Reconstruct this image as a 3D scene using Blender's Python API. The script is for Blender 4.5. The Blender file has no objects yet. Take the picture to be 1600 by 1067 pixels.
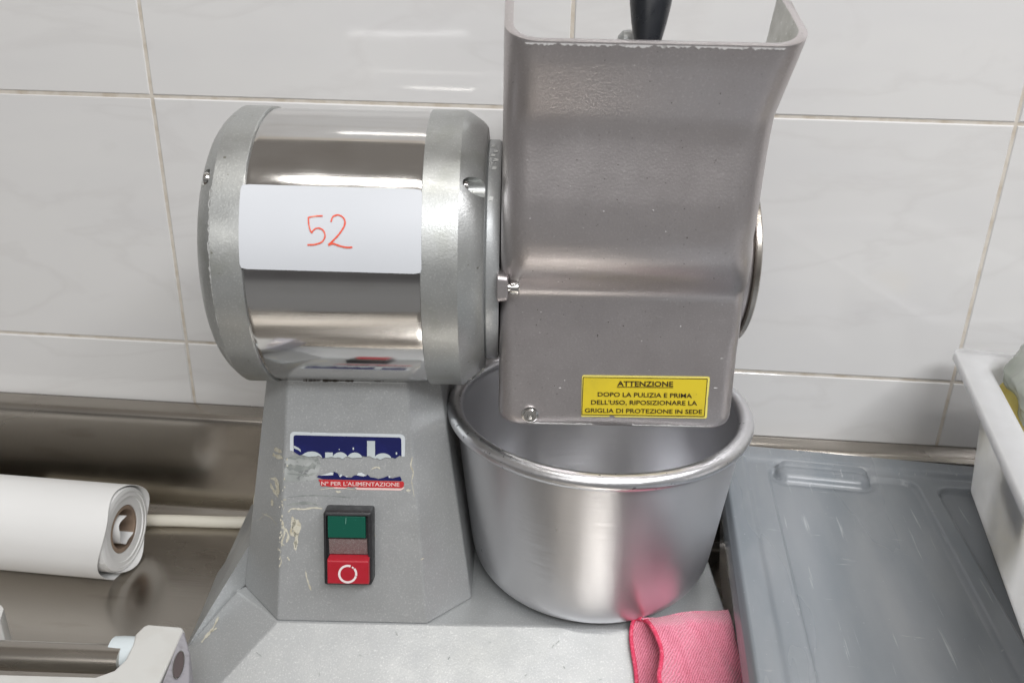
import bpy, bmesh, math, random
from mathutils import Vector, Matrix
import numpy as np
random.seed(7); rng = np.random.default_rng(7)
S = bpy.context.scene
C = S.collection
PI = math.pi
# ------------------------------------------------------------------ camera
CAM = np.array([.4023, -.785, .5486]); YAW, TILT, ROLL, FPX = .0735, .3958, .0224, 1310.2
def cam_axes():
    cy, sy = math.cos(YAW), math.sin(YAW)
    f = np.array([-sy*math.cos(TILT), cy*math.cos(TILT), -math.sin(TILT)])
    r0 = np.array([cy, sy, 0.]); u0 = np.cross(r0, f)
    return r0*math.cos(ROLL)+u0*math.sin(ROLL), -r0*math.sin(ROLL)+u0*math.cos(ROLL), f
AR, AU, AF = cam_axes()
cd = bpy.data.cameras.new('camera'); cam = bpy.data.objects.new('camera', cd); C.objects.link(cam)
mw = Matrix.Identity(4)
for i in range(3):
    mw[i][0] = AR[i]; mw[i][1] = AU[i]; mw[i][2] = -AF[i]; mw[i][3] = CAM[i]
cam.matrix_world = mw
cd.sensor_fit = 'HORIZONTAL'; cd.sensor_width = 36; cd.lens = 36*FPX/1600
cd.clip_start = .02; cd.clip_end = 100
cd.dof.use_dof = True; cd.dof.focus_distance = .66; cd.dof.aperture_fstop = 11
S.camera = cam
# ------------------------------------------------------------------ ambient light of the room, ceiling lamps
w = bpy.data.worlds.new('World'); S.world = w; w.use_nodes = True
nt = w.node_tree; bg = nt.nodes['Background']
tc = nt.nodes.new('ShaderNodeTexCoord'); sx = nt.nodes.new('ShaderNodeSeparateXYZ'); cr = nt.nodes.new('ShaderNodeValToRGB')
mr = nt.nodes.new('ShaderNodeMapRange'); mr.inputs[1].default_value = -1; mr.inputs[2].default_value = 1
nt.links.new(tc.outputs['Generated'], sx.inputs[0]); nt.links.new(sx.outputs['Z'], mr.inputs[0]); nt.links.new(mr.outputs[0], cr.inputs[0]); nt.links.new(cr.outputs[0], bg.inputs[0])
els = cr.color_ramp.elements
els[0].position = 0; els[0].color = (.30, .29, .28, 1)         # floor below, cabinets at eye height, pale walls and ceiling
els[1].position = 1; els[1].color = (.34, .31, .28, 1)
for p, c in ((.30, (.34, .335, .33, 1)), (.38, (.30, .295, .29, 1)), (.43, (.13, .125, .125, 1)), (.475, (.13, .125, .125, 1)), (.525, (.33, .32, .315, 1)), (.64, (.40, .39, .38, 1)), (.78, (.34, .325, .31, 1))):
    e = els.new(p); e.color = c
bg.inputs[1].default_value = .72
def area(name, loc, target, sxz, syz, power, col):
    l = bpy.data.lights.new(name, 'AREA'); l.shape = 'RECTANGLE'; l.size = sxz; l.size_y = syz; l.energy = power; l.color = col
    o = bpy.data.objects.new(name, l); C.objects.link(o); o.location = loc
    o.rotation_euler = (Vector(target)-Vector(loc)).to_track_quat('-Z', 'Y').to_euler(); return o
area('ceiling_lamp', (1.0, -2.1, 2.2), (.45, -.2, .15), 1.5, .45, 45, (.97, .98, 1))
area('ceiling_lamp', (.45, -.95, 2.35), (.45, -.2, .1), 1.5, .10, 12, (1, .97, .92))
area('ceiling_lamp', (2.1, -1.2, 2.3), (.5, -.2, .1), 1.2, .3, 26, (.98, .97, 1))
area('added_front_light', (-.30, -3.2, 1.70), (.3, -.2, .3), 1.7, .75, 9, (1, .98, .95))     # added soft source in front, put in for barrel and bowl reflections
area('counter_light', (-.05, -1.5, .441), (.25, 0, .50), .31, .006, .055, (1, 1, 1))     # thin light strip glinting in the tiles
S.view_settings.view_transform = 'Standard'; S.view_settings.look = 'None'; S.view_settings.exposure = 0; S.view_settings.gamma = 1
S.render.engine = 'CYCLES'
# ------------------------------------------------------------------ helpers
class Frame:                       # a turned local frame standing on the counter
    def __init__(s, ox, oy, deg):
        a = math.radians(deg); c, n = math.cos(a), math.sin(a)
        s.o = np.array([ox, oy, 0.]); s.R = np.array([[c, n, 0], [-n, c, 0], [0, 0, 1]]); s.a = a
    def ray(s, x, y):
        d = AF+AR*(x-800)/FPX-AU*(y-533.5)/FPX
        return s.R@(CAM-s.o), s.R@d
    def plane(s, x, y, p0, n):
        o, d = s.ray(x, y); return o+d*(((np.array(p0)-o)@n)/(d@n))
    def hit(s, x, y, ax, v):
        o, d = s.ray(x, y); return o+d*((v-o[ax])/d[ax])
MF = Frame(.4293, -.1583, 4.5)     # the grater
TF = Frame(.5580, -.0235, -4.2)     # the grey tray, origin at its back left corner
WF = Frame(0, 0, 0)
def empty(name, loc=(0, 0, 0), rz=0):
    o = bpy.data.objects.new(name, None); o.empty_display_size = .02; C.objects.link(o); o.location = loc; o.rotation_euler = (0, 0, rz); return o
def tag(o, label=None, cat=None, group=None, kind=None):
    if label: o['label'] = label
    if cat: o['category'] = cat
    if group: o['group'] = group
    if kind: o['kind'] = kind
    return o
def mesh(name, V, F, mat, parent=None, smooth=False, bevel=0, seg=2, angle=40, autos=None):
    me = bpy.data.meshes.new(name); me.from_pydata([tuple(map(float, v)) for v in V], [], [list(f) for f in F]); me.update()
    bm = bmesh.new(); bm.from_mesh(me); bmesh.ops.recalc_face_normals(bm, faces=bm.faces); bm.to_mesh(me); bm.free()
    o = bpy.data.objects.new(name, me); C.objects.link(o); me.materials.append(mat)
    if parent: o.parent = parent
    if smooth or bevel:
        me.polygons.foreach_set('use_smooth', [True]*len(me.polygons))
    if smooth:
        bm = bmesh.new(); bm.from_mesh(me); lim = math.radians(autos or 35)
        for e in bm.edges:
            if len(e.link_faces) == 2 and e.calc_face_angle(0) > lim: e.smooth = False
        bm.to_mesh(me); bm.free()
    if bevel:
        m = o.modifiers.new('bevel', 'BEVEL'); m.width = bevel; m.segments = seg; m.limit_method = 'ANGLE'; m.angle_limit = math.radians(angle); m.harden_normals = True
    return o
def join(*parts):
    V, F = [], []
    for v, f in parts:
        n = len(V); V += [tuple(p) for p in v]; F += [[i+n for i in q] for q in f]
    return V, F
def sharpen(me, deg):
    bm = bmesh.new(); bm.from_mesh(me)
    for e in bm.edges:
        if len(e.link_faces) == 2 and e.calc_face_angle(0) > math.radians(deg): e.smooth = False
    for f in bm.faces: f.smooth = True
    bm.to_mesh(me); bm.free()
def sheet_thick(o, th, off=0):
    m = o.modifiers.new('thick', 'SOLIDIFY'); m.thickness = th; m.offset = off
    m = o.modifiers.new('split', 'EDGE_SPLIT'); m.split_angle = math.radians(50); m.use_edge_sharp = False
def box(x0, x1, y0, y1, z0, z1):
    V = [(x, y, z) for z in (z0, z1) for y in (y0, y1) for x in (x0, x1)]
    return V, [(0, 2, 3, 1), (4, 5, 7, 6), (0, 1, 5, 4), (2, 6, 7, 3), (0, 4, 6, 2), (1, 3, 7, 5)]
def lathe(prof, axis='z', c=(0, 0, 0), n=64, closed=False):
    V, F = [], []; m = len(prof)
    for r, h in prof:
        for k in range(n):
            a = 2*PI*k/n; p = (r*math.cos(a), r*math.sin(a), h)
            if axis == 'x': p = (h, p[0], p[1])
            if axis == 'y': p = (p[1], h, p[0])
            V.append((p[0]+c[0], p[1]+c[1], p[2]+c[2]))
    for i in range(m-1 if not closed else m):
        j = (i+1) % m
        for k in range(n):
            q = (k+1) % n; F.append((i*n+k, i*n+q, j*n+q, j*n+k))
    if not closed:
        if prof[0][0] > 1e-5: F.append(tuple(range(n))[::-1])
        if prof[-1][0] > 1e-5: F.append(tuple(range((m-1)*n, m*n)))
    return V, F
def loft(loops, cap0=True, cap1=True, wrap=True):
    V, F = [], []; n = len(loops[0])
    for L in loops: V += [tuple(p) for p in L]
    for i in range(len(loops)-1):
        for k in range(n if wrap else n-1):
            q = (k+1) % n; F.append((i*n+k, i*n+q, (i+1)*n+q, (i+1)*n+k))
    if cap0: F.append(tuple(range(n))[::-1])
    if cap1: F.append(tuple(range((len(loops)-1)*n, len(loops)*n)))
    return V, F
def rrect(x0, x1, y0, y1, r, n=6):
    out = []
    for cx, cy, a0 in ((x1-r, y1-r, 0), (x0+r, y1-r, 90), (x0+r, y0+r, 180), (x1-r, y0+r, 270)):
        for k in range(n+1):
            a = math.radians(a0+90*k/n); out.append((cx+r*math.cos(a), cy+r*math.sin(a)))
    return out
def tube(path, r, n=14):
    P = [Vector(p) for p in path]; V, F = [], []
    up = Vector((0, 0, 1))
    for i, p in enumerate(P):
        t = (P[min(i+1, len(P)-1)]-P[max(i-1, 0)]).normalized(); s = t.cross(up)
        if s.length < 1e-3: s = t.cross(Vector((0, 1, 0)))
        s.normalize(); q = s.cross(t)
        rr = r[i] if isinstance(r, (list, tuple)) else r
        for k in range(n):
            a = 2*PI*k/n; V.append(tuple(p+s*rr*math.cos(a)+q*rr*math.sin(a)))
    for i in range(len(P)-1):
        for k in range(n):
            q = (k+1) % n; F.append((i*n+k, i*n+q, (i+1)*n+q, (i+1)*n+k))
    F.append(tuple(range(n))); F.append(tuple(range((len(P)-1)*n, len(P)*n))[::-1])
    return V, F
def smoothstep(a, b, x):
    t = np.clip((x-a)/(b-a), 0, 1); return t*t*(3-2*t)
def catmull(P, n=8):
    P = [np.array(p, float) for p in P]; P = [2*P[0]-P[1]]+P+[2*P[-1]-P[-2]]; out = []
    for i in range(1, len(P)-2):
        for k in range(n):
            t = k/n; a, b, c, d = P[i-1:i+3]
            out.append(.5*((2*b)+(-a+c)*t+(2*a-5*b+4*c-d)*t*t+(-a+3*b-3*c+d)*t**3))
    out.append(P[-2]); return out
# ------------------------------------------------------------------ materials
def mat(name, col=(.5, .5, .5), rough=.5, metal=0, noise=None, bump=None, rvar=None, spec=.5, **kw):
    """noise=(scale, amount, [detail], [stretch]) varies the colour, bump=(scale, strength), rvar=(scale, amount)"""
    m = bpy.data.materials.new(name); m.use_nodes = True; t = m.node_tree; N, Lk = t.nodes, t.links
    b = N['Principled BSDF']; b.inputs['Base Color'].default_value = (*col, 1); b.inputs['Roughness'].default_value = rough
    b.inputs['Metallic'].default_value = metal; b.inputs['Specular IOR Level'].default_value = spec
    for k, v in kw.items(): b.inputs[k.replace('_', ' ')].default_value = v
    co = N.new('ShaderNodeTexCoord').outputs['Object']
    def nz(scale, detail=4, stretch=(1, 1, 1), rot=(0, 0, 0)):
        mp = N.new('ShaderNodeMapping'); mp.inputs['Scale'].default_value = stretch; mp.inputs['Rotation'].default_value = rot
        Lk.new(co, mp.inputs[0]); n = N.new('ShaderNodeTexNoise'); n.inputs['Scale'].default_value = scale; n.inputs['Detail'].default_value = detail
        Lk.new(mp.outputs[0], n.inputs[0]); return n.outputs[0]
    m['_'] = 0; last = None
    def mix(prev, fac_socket, colour, lo, hi, amt=1):
        r = N.new('ShaderNodeMapRange'); r.inputs[1].default_value = lo; r.inputs[2].default_value = hi; r.inputs[4].default_value = amt
        Lk.new(fac_socket, r.inputs[0]); x = N.new('ShaderNodeMix'); x.data_type = 'RGBA'; Lk.new(r.outputs[0], x.inputs[0])
        if prev is None: x.inputs[6].default_value = (*col, 1)
        else: Lk.new(prev, x.inputs[6])
        x.inputs[7].default_value = (*colour, 1); return x.outputs[2]
    if noise:
        for nn in (noise if isinstance(noise, list) else [noise]):
            sc, colour, lo, hi = nn[:4]; st = nn[4] if len(nn) > 4 else (1, 1, 1); am = nn[5] if len(nn) > 5 else 1
            last = mix(last, nz(sc, 5, st), colour, lo, hi, am)
        Lk.new(last, b.inputs['Base Color'])
    if rvar:
        sc, lo, hi = rvar[:3]; r = N.new('ShaderNodeMapRange'); r.inputs[1].default_value = .3; r.inputs[2].default_value = .7
        r.inputs[3].default_value = lo; r.inputs[4].default_value = hi
        Lk.new(nz(sc, 4, rvar[3] if len(rvar) > 3 else (1, 1, 1)), r.inputs[0]); Lk.new(r.outputs[0], b.inputs['Roughness'])
    if bump:
        prevn = None
        for bb in (bump if isinstance(bump, list) else [bump]):
            bn = N.new('ShaderNodeBump'); bn.inputs['Strength'].default_value = bb[1]; bn.inputs['Distance'].default_value = .001
            Lk.new(nz(bb[0], 3, bb[2] if len(bb) > 2 else (1, 1, 1)), bn.inputs['Height'])
            if prevn: Lk.new(prevn, bn.inputs['Normal'])
            prevn = bn.outputs[0]
        Lk.new(prevn, b.inputs['Normal'])
    return m
PAINT = mat('grey_metallic_paint', (.42, .432, .435), .42, .42, noise=[(800, (.66, .67, .66), .54, .72, (1, 1, 1), .55), (16, (.38, .39, .375), .45, .8, (1, 1, 1), .4), (520, (.34, .34, .33), .67, .74, (1, 1, 1), .6)], bump=[(700, .10), (90, .05)], rvar=(60, .34, .46))
PAINTC = mat('grey_hammered_paint_mauve_cast', (.51, .48, .48), .35, .84, noise=[(750, (.64, .61, .61), .54, .72, (1, 1, 1), .6), (500, (.30, .28, .28), .64, .74, (1, 1, 1), .5), (11, (.43, .39, .385), .5, .8, (1, 1, 1), .6), (260, (.10, .09, .08), .745, .76)], bump=[(650, .12)], rvar=(40, .33, .38))  # mauve cast of reflected surroundings is mixed into this grey paint colour
CAPM = mat('silver_grey_cap_paint', (.42, .43, .422), .37, .7, noise=[(800, (.64, .66, .64), .54, .72, (1, 1, 1), .5), (30, (.34, .35, .32), .55, .72, (1, 1, 1), .8), (240, (.22, .22, .19), .70, .74)], bump=[(700, .10), (70, .05)], rvar=(45, .28, .45))
STEEL = mat('polished_steel', (.66, .655, .65), .07, 1, noise=[(30, (.48, .45, .42), .5, .8, (.5, 1, 1), .5)], bump=[(500, .015, (.02, 1, 1)), (9, .10, (.4, 1, 1))], rvar=(70, .05, .14, (.3, 1, 1)))
CHROME = mat('bright_steel', (.72, .71, .69), .14, 1)
DARK = mat('dark_gap', (.02, .02, .022), .6)
ALU = mat('spun_aluminium', (.78, .78, .80), .34, .96, noise=[(6, (.70, .70, .72), .4, .7, (1, 1, .15), .8)], bump=[(260, .16, (.05, .05, 1)), (900, .05, (.05, .05, 1)), (22, .05)], rvar=(16, .27, .42, (1, 1, .35)))
b = ALU.node_tree.nodes['Principled BSDF']; b.inputs['Anisotropic'].default_value = .7; b.inputs['Anisotropic Rotation'].default_value = .25
tg = ALU.node_tree.nodes.new('ShaderNodeTangent'); tg.direction_type = 'RADIAL'; tg.axis = 'Z'; ALU.node_tree.links.new(tg.outputs[0], b.inputs['Tangent'])
RIMA = mat('worn_aluminium_rim', (.78, .78, .80), .30, 1, noise=[(160, (.82, .82, .84), .58, .64), (220, (.30, .31, .33), .66, .70)], bump=(300, .2))
COUNTER = mat('brushed_steel_counter', (.44, .41, .37), .26, 1, noise=[(5, (.46, .43, .39), .4, .7, (.4, 1, 1), .8), (40, (.28, .25, .22), .60, .75, (.3, 1, 1), .5)], bump=[(400, .03, (.03, 1, 1)), (5, .15)], rvar=(9, .16, .34, (.5, 1, 1)))
GROUT = mat('beige_grout', (.58, .54, .48), .85, 0, noise=[(60, (.46, .40, .32), .45, .7)], bump=(200, .3))
BLACK = mat('black_plastic', (.012, .014, .018), .28, 0, rvar=(80, .2, .42))
SWB = mat('black_switch_housing', (.02, .02, .022), .38, 0, rvar=(200, .3, .55), noise=[(400, (.07, .07, .07), .66, .72)])
GREEN = mat('green_button', (.0035, .085, .055), .30, 0, noise=[(500, (.02, .14, .10), .66, .72)])
RED = mat('red_button', (.40, .014, .028), .32, 0, noise=[(120, (.36, .01, .016), .5, .75, (1, 1, 1), .6)])
LENS = mat('grey_pink_lens', (.17, .12, .115), .45, 0, noise=[(900, (.30, .26, .25), .52, .64), (900, (.12, .09, .09), .6, .66)], bump=(1500, .4))
WHITEP = mat('white_print', (.78, .70, .70), .5)
YELLOW = mat('yellow_label', (.68, .53, .03), .38, 0, noise=[(60, (.56, .44, .035), .5, .75, (1, 1, 1), .7), (300, (.34, .26, .04), .72, .76)])
YEDGE = mat('pale_yellow_edge', (.80, .70, .16), .4)
INK = mat('brown_black_ink', (.035, .018, .008), .5)
NAVY = mat('navy_print', (.006, .009, .085), .35, 0, noise=[(90, (.010, .014, .12), .5, .8)])
STWHITE = mat('white_sticker_vinyl', (.62, .66, .68), .4, 0)
LETTER = mat('pale_lettering', (.50, .55, .56), .45, 0)
REDP = mat('red_print', (.50, .03, .035), .4, 0, noise=[(250, (.44, .10, .10), .62, .68)])
PINKW = mat('worn_pink_lettering', (.78, .55, .52), .5)
CARD = mat('white_card', (.60, .62, .65), .42, 0, noise=[(8, (.57, .59, .62), .4, .7)], bump=(12, .03))
MARK = mat('red_orange_marker', (.75, .085, .035), .5, 0, noise=[(180, (.85, .30, .20), .52, .72)])
PAPER = mat('white_baking_paper', (.80, .80, .79), .62, 0, noise=[(9, (.74, .74, .73), .4, .7, (.3, 1, 1))], bump=[(14, .15, (.2, 1, 1)), (500, .04)], Subsurface_Weight=.15, Subsurface_Radius=(.01, .01, .01))
CORE = mat('brown_cardboard', (.30, .22, .16), .8, 0, noise=[(60, (.22, .16, .12), .4, .7)])
gr_ = mat('dark_grime', (.07, .06, .05), .8)
CABLE = mat('cream_cable', (.72, .69, .60), .42)
WPLAS = mat('white_plastic', (.74, .75, .77), .33, 0, noise=[(30, (.69, .70, .71), .45, .75)], rvar=(50, .28, .42), Subsurface_Weight=.9, Subsurface_Radius=(.03, .03, .03), Subsurface_Scale=1.0)
WCAST = mat('white_enamel_casting', (.60, .60, .575), .38, 0, noise=[(30, (.54, .53, .50), .5, .75), (220, (.35, .33, .31), .72, .76)], bump=(260, .06))
NYLON = mat('pale_blue_nylon', (.60, .66, .68), .4)
TRAY = mat('slate_grey_tray_plastic', (.185, .21, .232), .28, 0, noise=[(8, (.34, .35, .365), .36, .90, (1.8, .35, 1), 1), (30, (.32, .33, .34), .45, .9, (1, .25, 1), .7), (260, (.46, .48, .50), .66, .74, (1, .05, 1), .7), (200, (.44, .46, .48), .70, .76, (.12, 1, 1), .7), (420, (.36, .38, .40), .72, .76)], bump=[(5, .20, (1, .5, 1)), (350, .05)], rvar=(6, .20, .38, (1.6, .3, 1)))  # wide pale noise paints reflection streaks and wipe smears; finer layers are scratches
BAG = mat('cloudy_plastic_bag', (.52, .55, .50), .22, 0, noise=[(20, (.42, .46, .40), .4, .7)], bump=(60, .3), Transmission_Weight=.15)
CHEESE = mat('pale_yellow_food', (.74, .63, .20), .55, 0, noise=[(30, (.66, .52, .12), .4, .7)], bump=(120, .2), Subsurface_Weight=.2, Subsurface_Radius=(.01, .006, .003))
PACK = mat('mustard_packet', (.50, .36, .05), .3, 0, noise=[(60, (.38, .26, .03), .5, .75)])
FLAKE = mat('cream_dried_residue', (.55, .53, .44), .7, 0, noise=[(200, (.42, .38, .28), .5, .7)], bump=(300, .5))
BARE = mat('bare_chipped_metal', (.84, .83, .82), .35, .35, noise=[(300, (.55, .54, .53), .5, .7)])
BARE2 = mat('unpainted_casting', (.66, .66, .63), .42, .7, noise=[(40, (.50, .50, .46), .45, .62), (400, (.8, .8, .78), .62, .7)], bump=[(300, .15)])
SCUFF = mat('scuffed_grey_paint', (.27, .29, .28), .5, .3, noise=[(120, (.40, .42, .40), .45, .65)], bump=(150, .3))
# tile: glazed white with faint grey veins, every tile its own stretch of veining
TILE = bpy.data.materials.new('glazed_white_tile'); TILE.use_nodes = True
t = TILE.node_tree; N, Lk = t.nodes, t.links; b = N['Principled BSDF']
g = N.new('ShaderNodeNewGeometry'); oi = N.new('ShaderNodeObjectInfo'); ad = N.new('ShaderNodeVectorMath'); ad.operation = 'MULTIPLY_ADD'
cx = N.new('ShaderNodeCombineXYZ'); Lk.new(oi.outputs['Random'], cx.inputs[0]); Lk.new(oi.outputs['Random'], cx.inputs[2])
ad.inputs[1].default_value = (9, 9, 9); Lk.new(cx.outputs[0], ad.inputs[0]); Lk.new(g.outputs['Position'], ad.inputs[2])
mp = N.new('ShaderNodeMapping'); mp.inputs['Rotation'].default_value = (0, .75, 0); mp.inputs['Scale'].default_value = (1, 1, 3.2); Lk.new(ad.outputs[0], mp.inputs[0])
n1 = N.new('ShaderNodeTexNoise'); n1.inputs['Scale'].default_value = 3.4; n1.inputs['Detail'].default_value = 6; n1.inputs['Distortion'].default_value = .7; Lk.new(mp.outputs[0], n1.inputs[0])
ab = N.new('ShaderNodeMath'); ab.operation = 'SUBTRACT'; ab.inputs[1].default_value = .5; Lk.new(n1.outputs[0], ab.inputs[0])
aa = N.new('ShaderNodeMath'); aa.operation = 'ABSOLUTE'; Lk.new(ab.outputs[0], aa.inputs[0])
r1 = N.new('ShaderNodeMapRange'); r1.inputs[1].default_value = 0; r1.inputs[2].default_value = .035; r1.inputs[3].default_value = .16; r1.inputs[4].default_value = 0; Lk.new(aa.outputs[0], r1.inputs[0])
n2 = N.new('ShaderNodeTexNoise'); n2.inputs['Scale'].default_value = 5; n2.inputs['Detail'].default_value = 3; Lk.new(mp.outputs[0], n2.inputs[0])
r2 = N.new('ShaderNodeMapRange'); r2.inputs[1].default_value = .45; r2.inputs[2].default_value = .75; r2.inputs[4].default_value = .5; Lk.new(n2.outputs[0], r2.inputs[0])
m1 = N.new('ShaderNodeMix'); m1.data_type = 'RGBA'; m1.inputs[6].default_value = (.66, .655, .645, 1); m1.inputs[7].default_value = (.60, .595, .60, 1); Lk.new(r2.outputs[0], m1.inputs[0])
m2 = N.new('ShaderNodeMix'); m2.data_type = 'RGBA'; m2.inputs[7].default_value = (.50, .48, .47, 1); Lk.new(m1.outputs[2], m2.inputs[6]); Lk.new(r1.outputs[0], m2.inputs[0])
Lk.new(m2.outputs[2], b.inputs['Base Color']); b.inputs['Roughness'].default_value = .055
n3 = N.new('ShaderNodeTexNoise'); n3.inputs['Scale'].default_value = 9; Lk.new(ad.outputs[0], n3.inputs[0])
bp = N.new('ShaderNodeBump'); bp.inputs['Strength'].default_value = .10; bp.inputs['Distance'].default_value = .002; Lk.new(n3.outputs[0], bp.inputs['Height']); Lk.new(bp.outputs[0], b.inputs['Normal'])
# pink microfibre
CLOTH = bpy.data.materials.new('pink_microfibre'); CLOTH.use_nodes = True
t = CLOTH.node_tree; N, Lk = t.nodes, t.links; b = N['Principled BSDF']; b.inputs['Roughness'].default_value = .9; b.inputs['Sheen Weight'].default_value = .5
tcn = N.new('ShaderNodeTexCoord'); wv = N.new('ShaderNodeTexWave'); wv.inputs['Scale'].default_value = 190; wv.inputs['Distortion'].default_value = 3; wv.inputs['Detail'].default_value = 2
mp = N.new('ShaderNodeMapping'); mp.inputs['Rotation'].default_value = (0, 0, .5); Lk.new(tcn.outputs['Object'], mp.inputs[0]); Lk.new(mp.outputs[0], wv.inputs[0])
nn = N.new('ShaderNodeTexNoise'); nn.inputs['Scale'].default_value = 900; Lk.new(tcn.outputs['Object'], nn.inputs[0])
mm = N.new('ShaderNodeMath'); mm.operation = 'MULTIPLY_ADD'; mm.inputs[1].default_value = .45; Lk.new(wv.outputs[1], mm.inputs[0]); Lk.new(nn.outputs[0], mm.inputs[2])
mx = N.new('ShaderNodeMix'); mx.data_type = 'RGBA'; mx.inputs[6].default_value = (.62, .13, .19, 1); mx.inputs[7].default_value = (.92, .32, .45, 1)
rr = N.new('ShaderNodeMapRange'); rr.inputs[1].default_value = .35; rr.inputs[2].default_value = 1.0; Lk.new(mm.outputs[0], rr.inputs[0]); Lk.new(rr.outputs[0], mx.inputs[0]); Lk.new(mx.outputs[2], b.inputs['Base Color'])
bp = N.new('ShaderNodeBump'); bp.inputs['Strength'].default_value = .8; bp.inputs['Distance'].default_value = .0015; Lk.new(mm.outputs[0], bp.inputs['Height']); Lk.new(bp.outputs[0], b.inputs['Normal'])
HEM = mat('red_pink_hem', (.68, .05, .12), .85, 0, noise=[(500, (.80, .14, .22), .5, .6)], bump=(600, .8))

# ================================================================== SETTING: wall, tiles, counter
TW, TH, GR = .3916, .25, .0025
wall = mesh('wall', *box(-1.3, 2.4, .0010, .12, -.1, 1.05), GROUT); tag(wall, 'white glazed tiled wall with beige grout behind the counter', 'wall', kind='structure')
def tile_mesh(w_, h_, name):
    V = []; e = .0012
    for (i, y) in ((0, .01), (0, e), (e, 0)):
        V += [(i, y, i), (w_-i, y, i), (w_-i, y, h_-i), (i, y, h_-i)]
    F = [(8, 9, 10, 11)]
    for k in (0, 4):
        for j in range(4): F.append((k+j, k+(j+1) % 4, k+4+(j+1) % 4, k+4+j))
    me = bpy.data.meshes.new(name); me.from_pydata(V, [], F); me.materials.append(TILE)
    bm = bmesh.new(); bm.from_mesh(me); bmesh.ops.recalc_face_normals(bm, faces=bm.faces); bm.to_mesh(me); bm.free(); return me
tm = tile_mesh(TW-GR, TH-GR, 'tile')
for r in range(-1, 3):
    for c in range(-3, 5):
        o = bpy.data.objects.new('tile', tm); C.objects.link(o); o.parent = wall
        o.location = (c*TW+GR/2+rng.normal()*.0002, rng.normal()*.00015, .2+r*TH+GR/2); o.rotation_euler = (rng.normal()*.0012, 0, rng.normal()*.0010)
# counter: deck with a coved upstand, one bent sheet
prof = [(-.001, .1285), (-.0135, .1250), (-.0180, .1225), (-.0205, .1180), (-.0208, .110), (-.0195, .020), (-.0230, .008), (-.0300, .002), (-.042, 0), (-.30, 0), (-.74, 0), (-.752, -.004), (-.756, -.014), (-.756, -.06)]
pp = catmull([(y, z, 0) for y, z in prof[:9]], 4)+[(y, z, 0) for y, z in prof[9:]]
xs = np.linspace(-1.3, 2.3, 25); V = [(x, p[0], p[1]) for x in xs for p in pp]; n = len(pp)
F = [(i*n+j, (i+1)*n+j, (i+1)*n+j+1, i*n+j+1) for i in range(len(xs)-1) for j in range(n-1)]
ctr = mesh('counter', V, F, COUNTER, smooth=True, autos=60); so = ctr.modifiers.new('s', 'SOLIDIFY'); so.thickness = .0015; so.offset = 0
tag(ctr, 'brushed stainless steel counter with a low upstand against the tiled wall', 'counter', kind='structure')

# ================================================================== GRATER
root = empty('cheese_grater', (.4293, -.1583, 0), MF.a)
tag(root, 'grey electric cheese grater with steel motor barrel, hopper and a number card on its front', 'cheese grater')
ZA = .364; RM = .1025
# --- base and column
def L(v): return .08-.557*(-.09-v)
A = [(-.2562, -.0906, .08), (-.1364, -.0911, .08), (.135, -.0905, .08)]
c_ = (-.2854, -.125, L(-.125)+.0); d_ = (-.3202, -.11, .0572); e_ = (-.2975, -.155, L(-.155)+.002); a_ = (-.2990, -.0560, .08)
Vb = [(-.2562, -.0906, .08), (.108, -.0906, .08), (.108, .13, .08), (-.2562, .13, .08),        # 0-3 slab top
      (-.318, -.165, L(-.165)), (.108, -.165, L(-.165)), (.108, -.185, 0), (-.345, -.185, 0),  # 4-7 front slope end
      a_, (-.3345, -.088, .048), (-.345, .13, .04), (-.36, .13, 0), (-.31, .13, .08), (.108, .13, 0), (-.36, -.088, 0)]
Fb = [(0, 1, 2, 3), (0, 4, 5, 1), (4, 7, 6, 5), (1, 5, 6, 13, 2), (0, 8, 9, 4), (8, 12, 10, 9), (0, 3, 12, 8), (9, 10, 11, 14), (4, 9, 14, 7), (3, 2, 13, 11, 10, 12)]
base = mesh('base', Vb, Fb, PAINT, root, bevel=.0016, seg=3, angle=12)
# left skirt sloping from the column down to the base edge
sk = [a_, (-.3335, -.0890, .0485), (-.3450, .02, .0380), (-.2925, .006, .1190), (-.2885, -.0440, .1180), (-.2948, -.0489, .0800), (-.2700, .02, .17), (-.2700, -.02, .08)]
Fs = [(0, 1, 5), (5, 1, 4), (1, 3, 4), (1, 2, 3), (3, 6, 4), (0, 5, 7), (5, 4, 7), (4, 6, 7)]
mesh('skirt', sk, Fs, PAINT, root)
p0 = np.array([0, -.0906, .08]); p1 = np.array([0, -.045, .2725]); ES = (p1-p0)/np.linalg.norm(p1-p0); EN = np.array([0, -ES[2], ES[1]])
def colring(t, dz=0):
    f = lambda a, b_: tuple(np.array(a)*(1-t)+np.array(b_)*t)
    return [f((-.2562, -.0906, .0802), (-.2440, -.0450, .2725)), f((-.1364, -.0911, .0802), (-.1525, -.0450, .2725)), f((-.1021, -.0594, .0802), (-.1300, -.0240, .2725)),
            f((-.1021, .07, .0802), (-.1300, .06, .2725)), f((-.2948, .07, .0802), (-.2640, .06, .2725)), f((-.2948, -.0487, .0802), (-.2640, -.0260, .2725))]
mesh('column', *loft([colring(t) for t in (0, .25, .5, .75, 1)]), PAINT, root, bevel=.0018, seg=3, angle=20)
# --- motor: steel barrel and two caps
UL, UR = -.2507, -.134
mesh('motor_barrel', *lathe([(.1005, UL-.004), (.1020, UL-.001), (.1022, UL+.004), (.1022, UR-.004), (.1020, UR+.001), (.1005, UR+.004)], 'x', (0, 0, ZA), 160), STEEL, root, smooth=True, autos=30)
def cap(prof, name='end_cap'):
    return mesh(name, *lathe(prof, 'x', (0, 0, ZA), 160), CAPM, root, smooth=True, autos=22)
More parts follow.
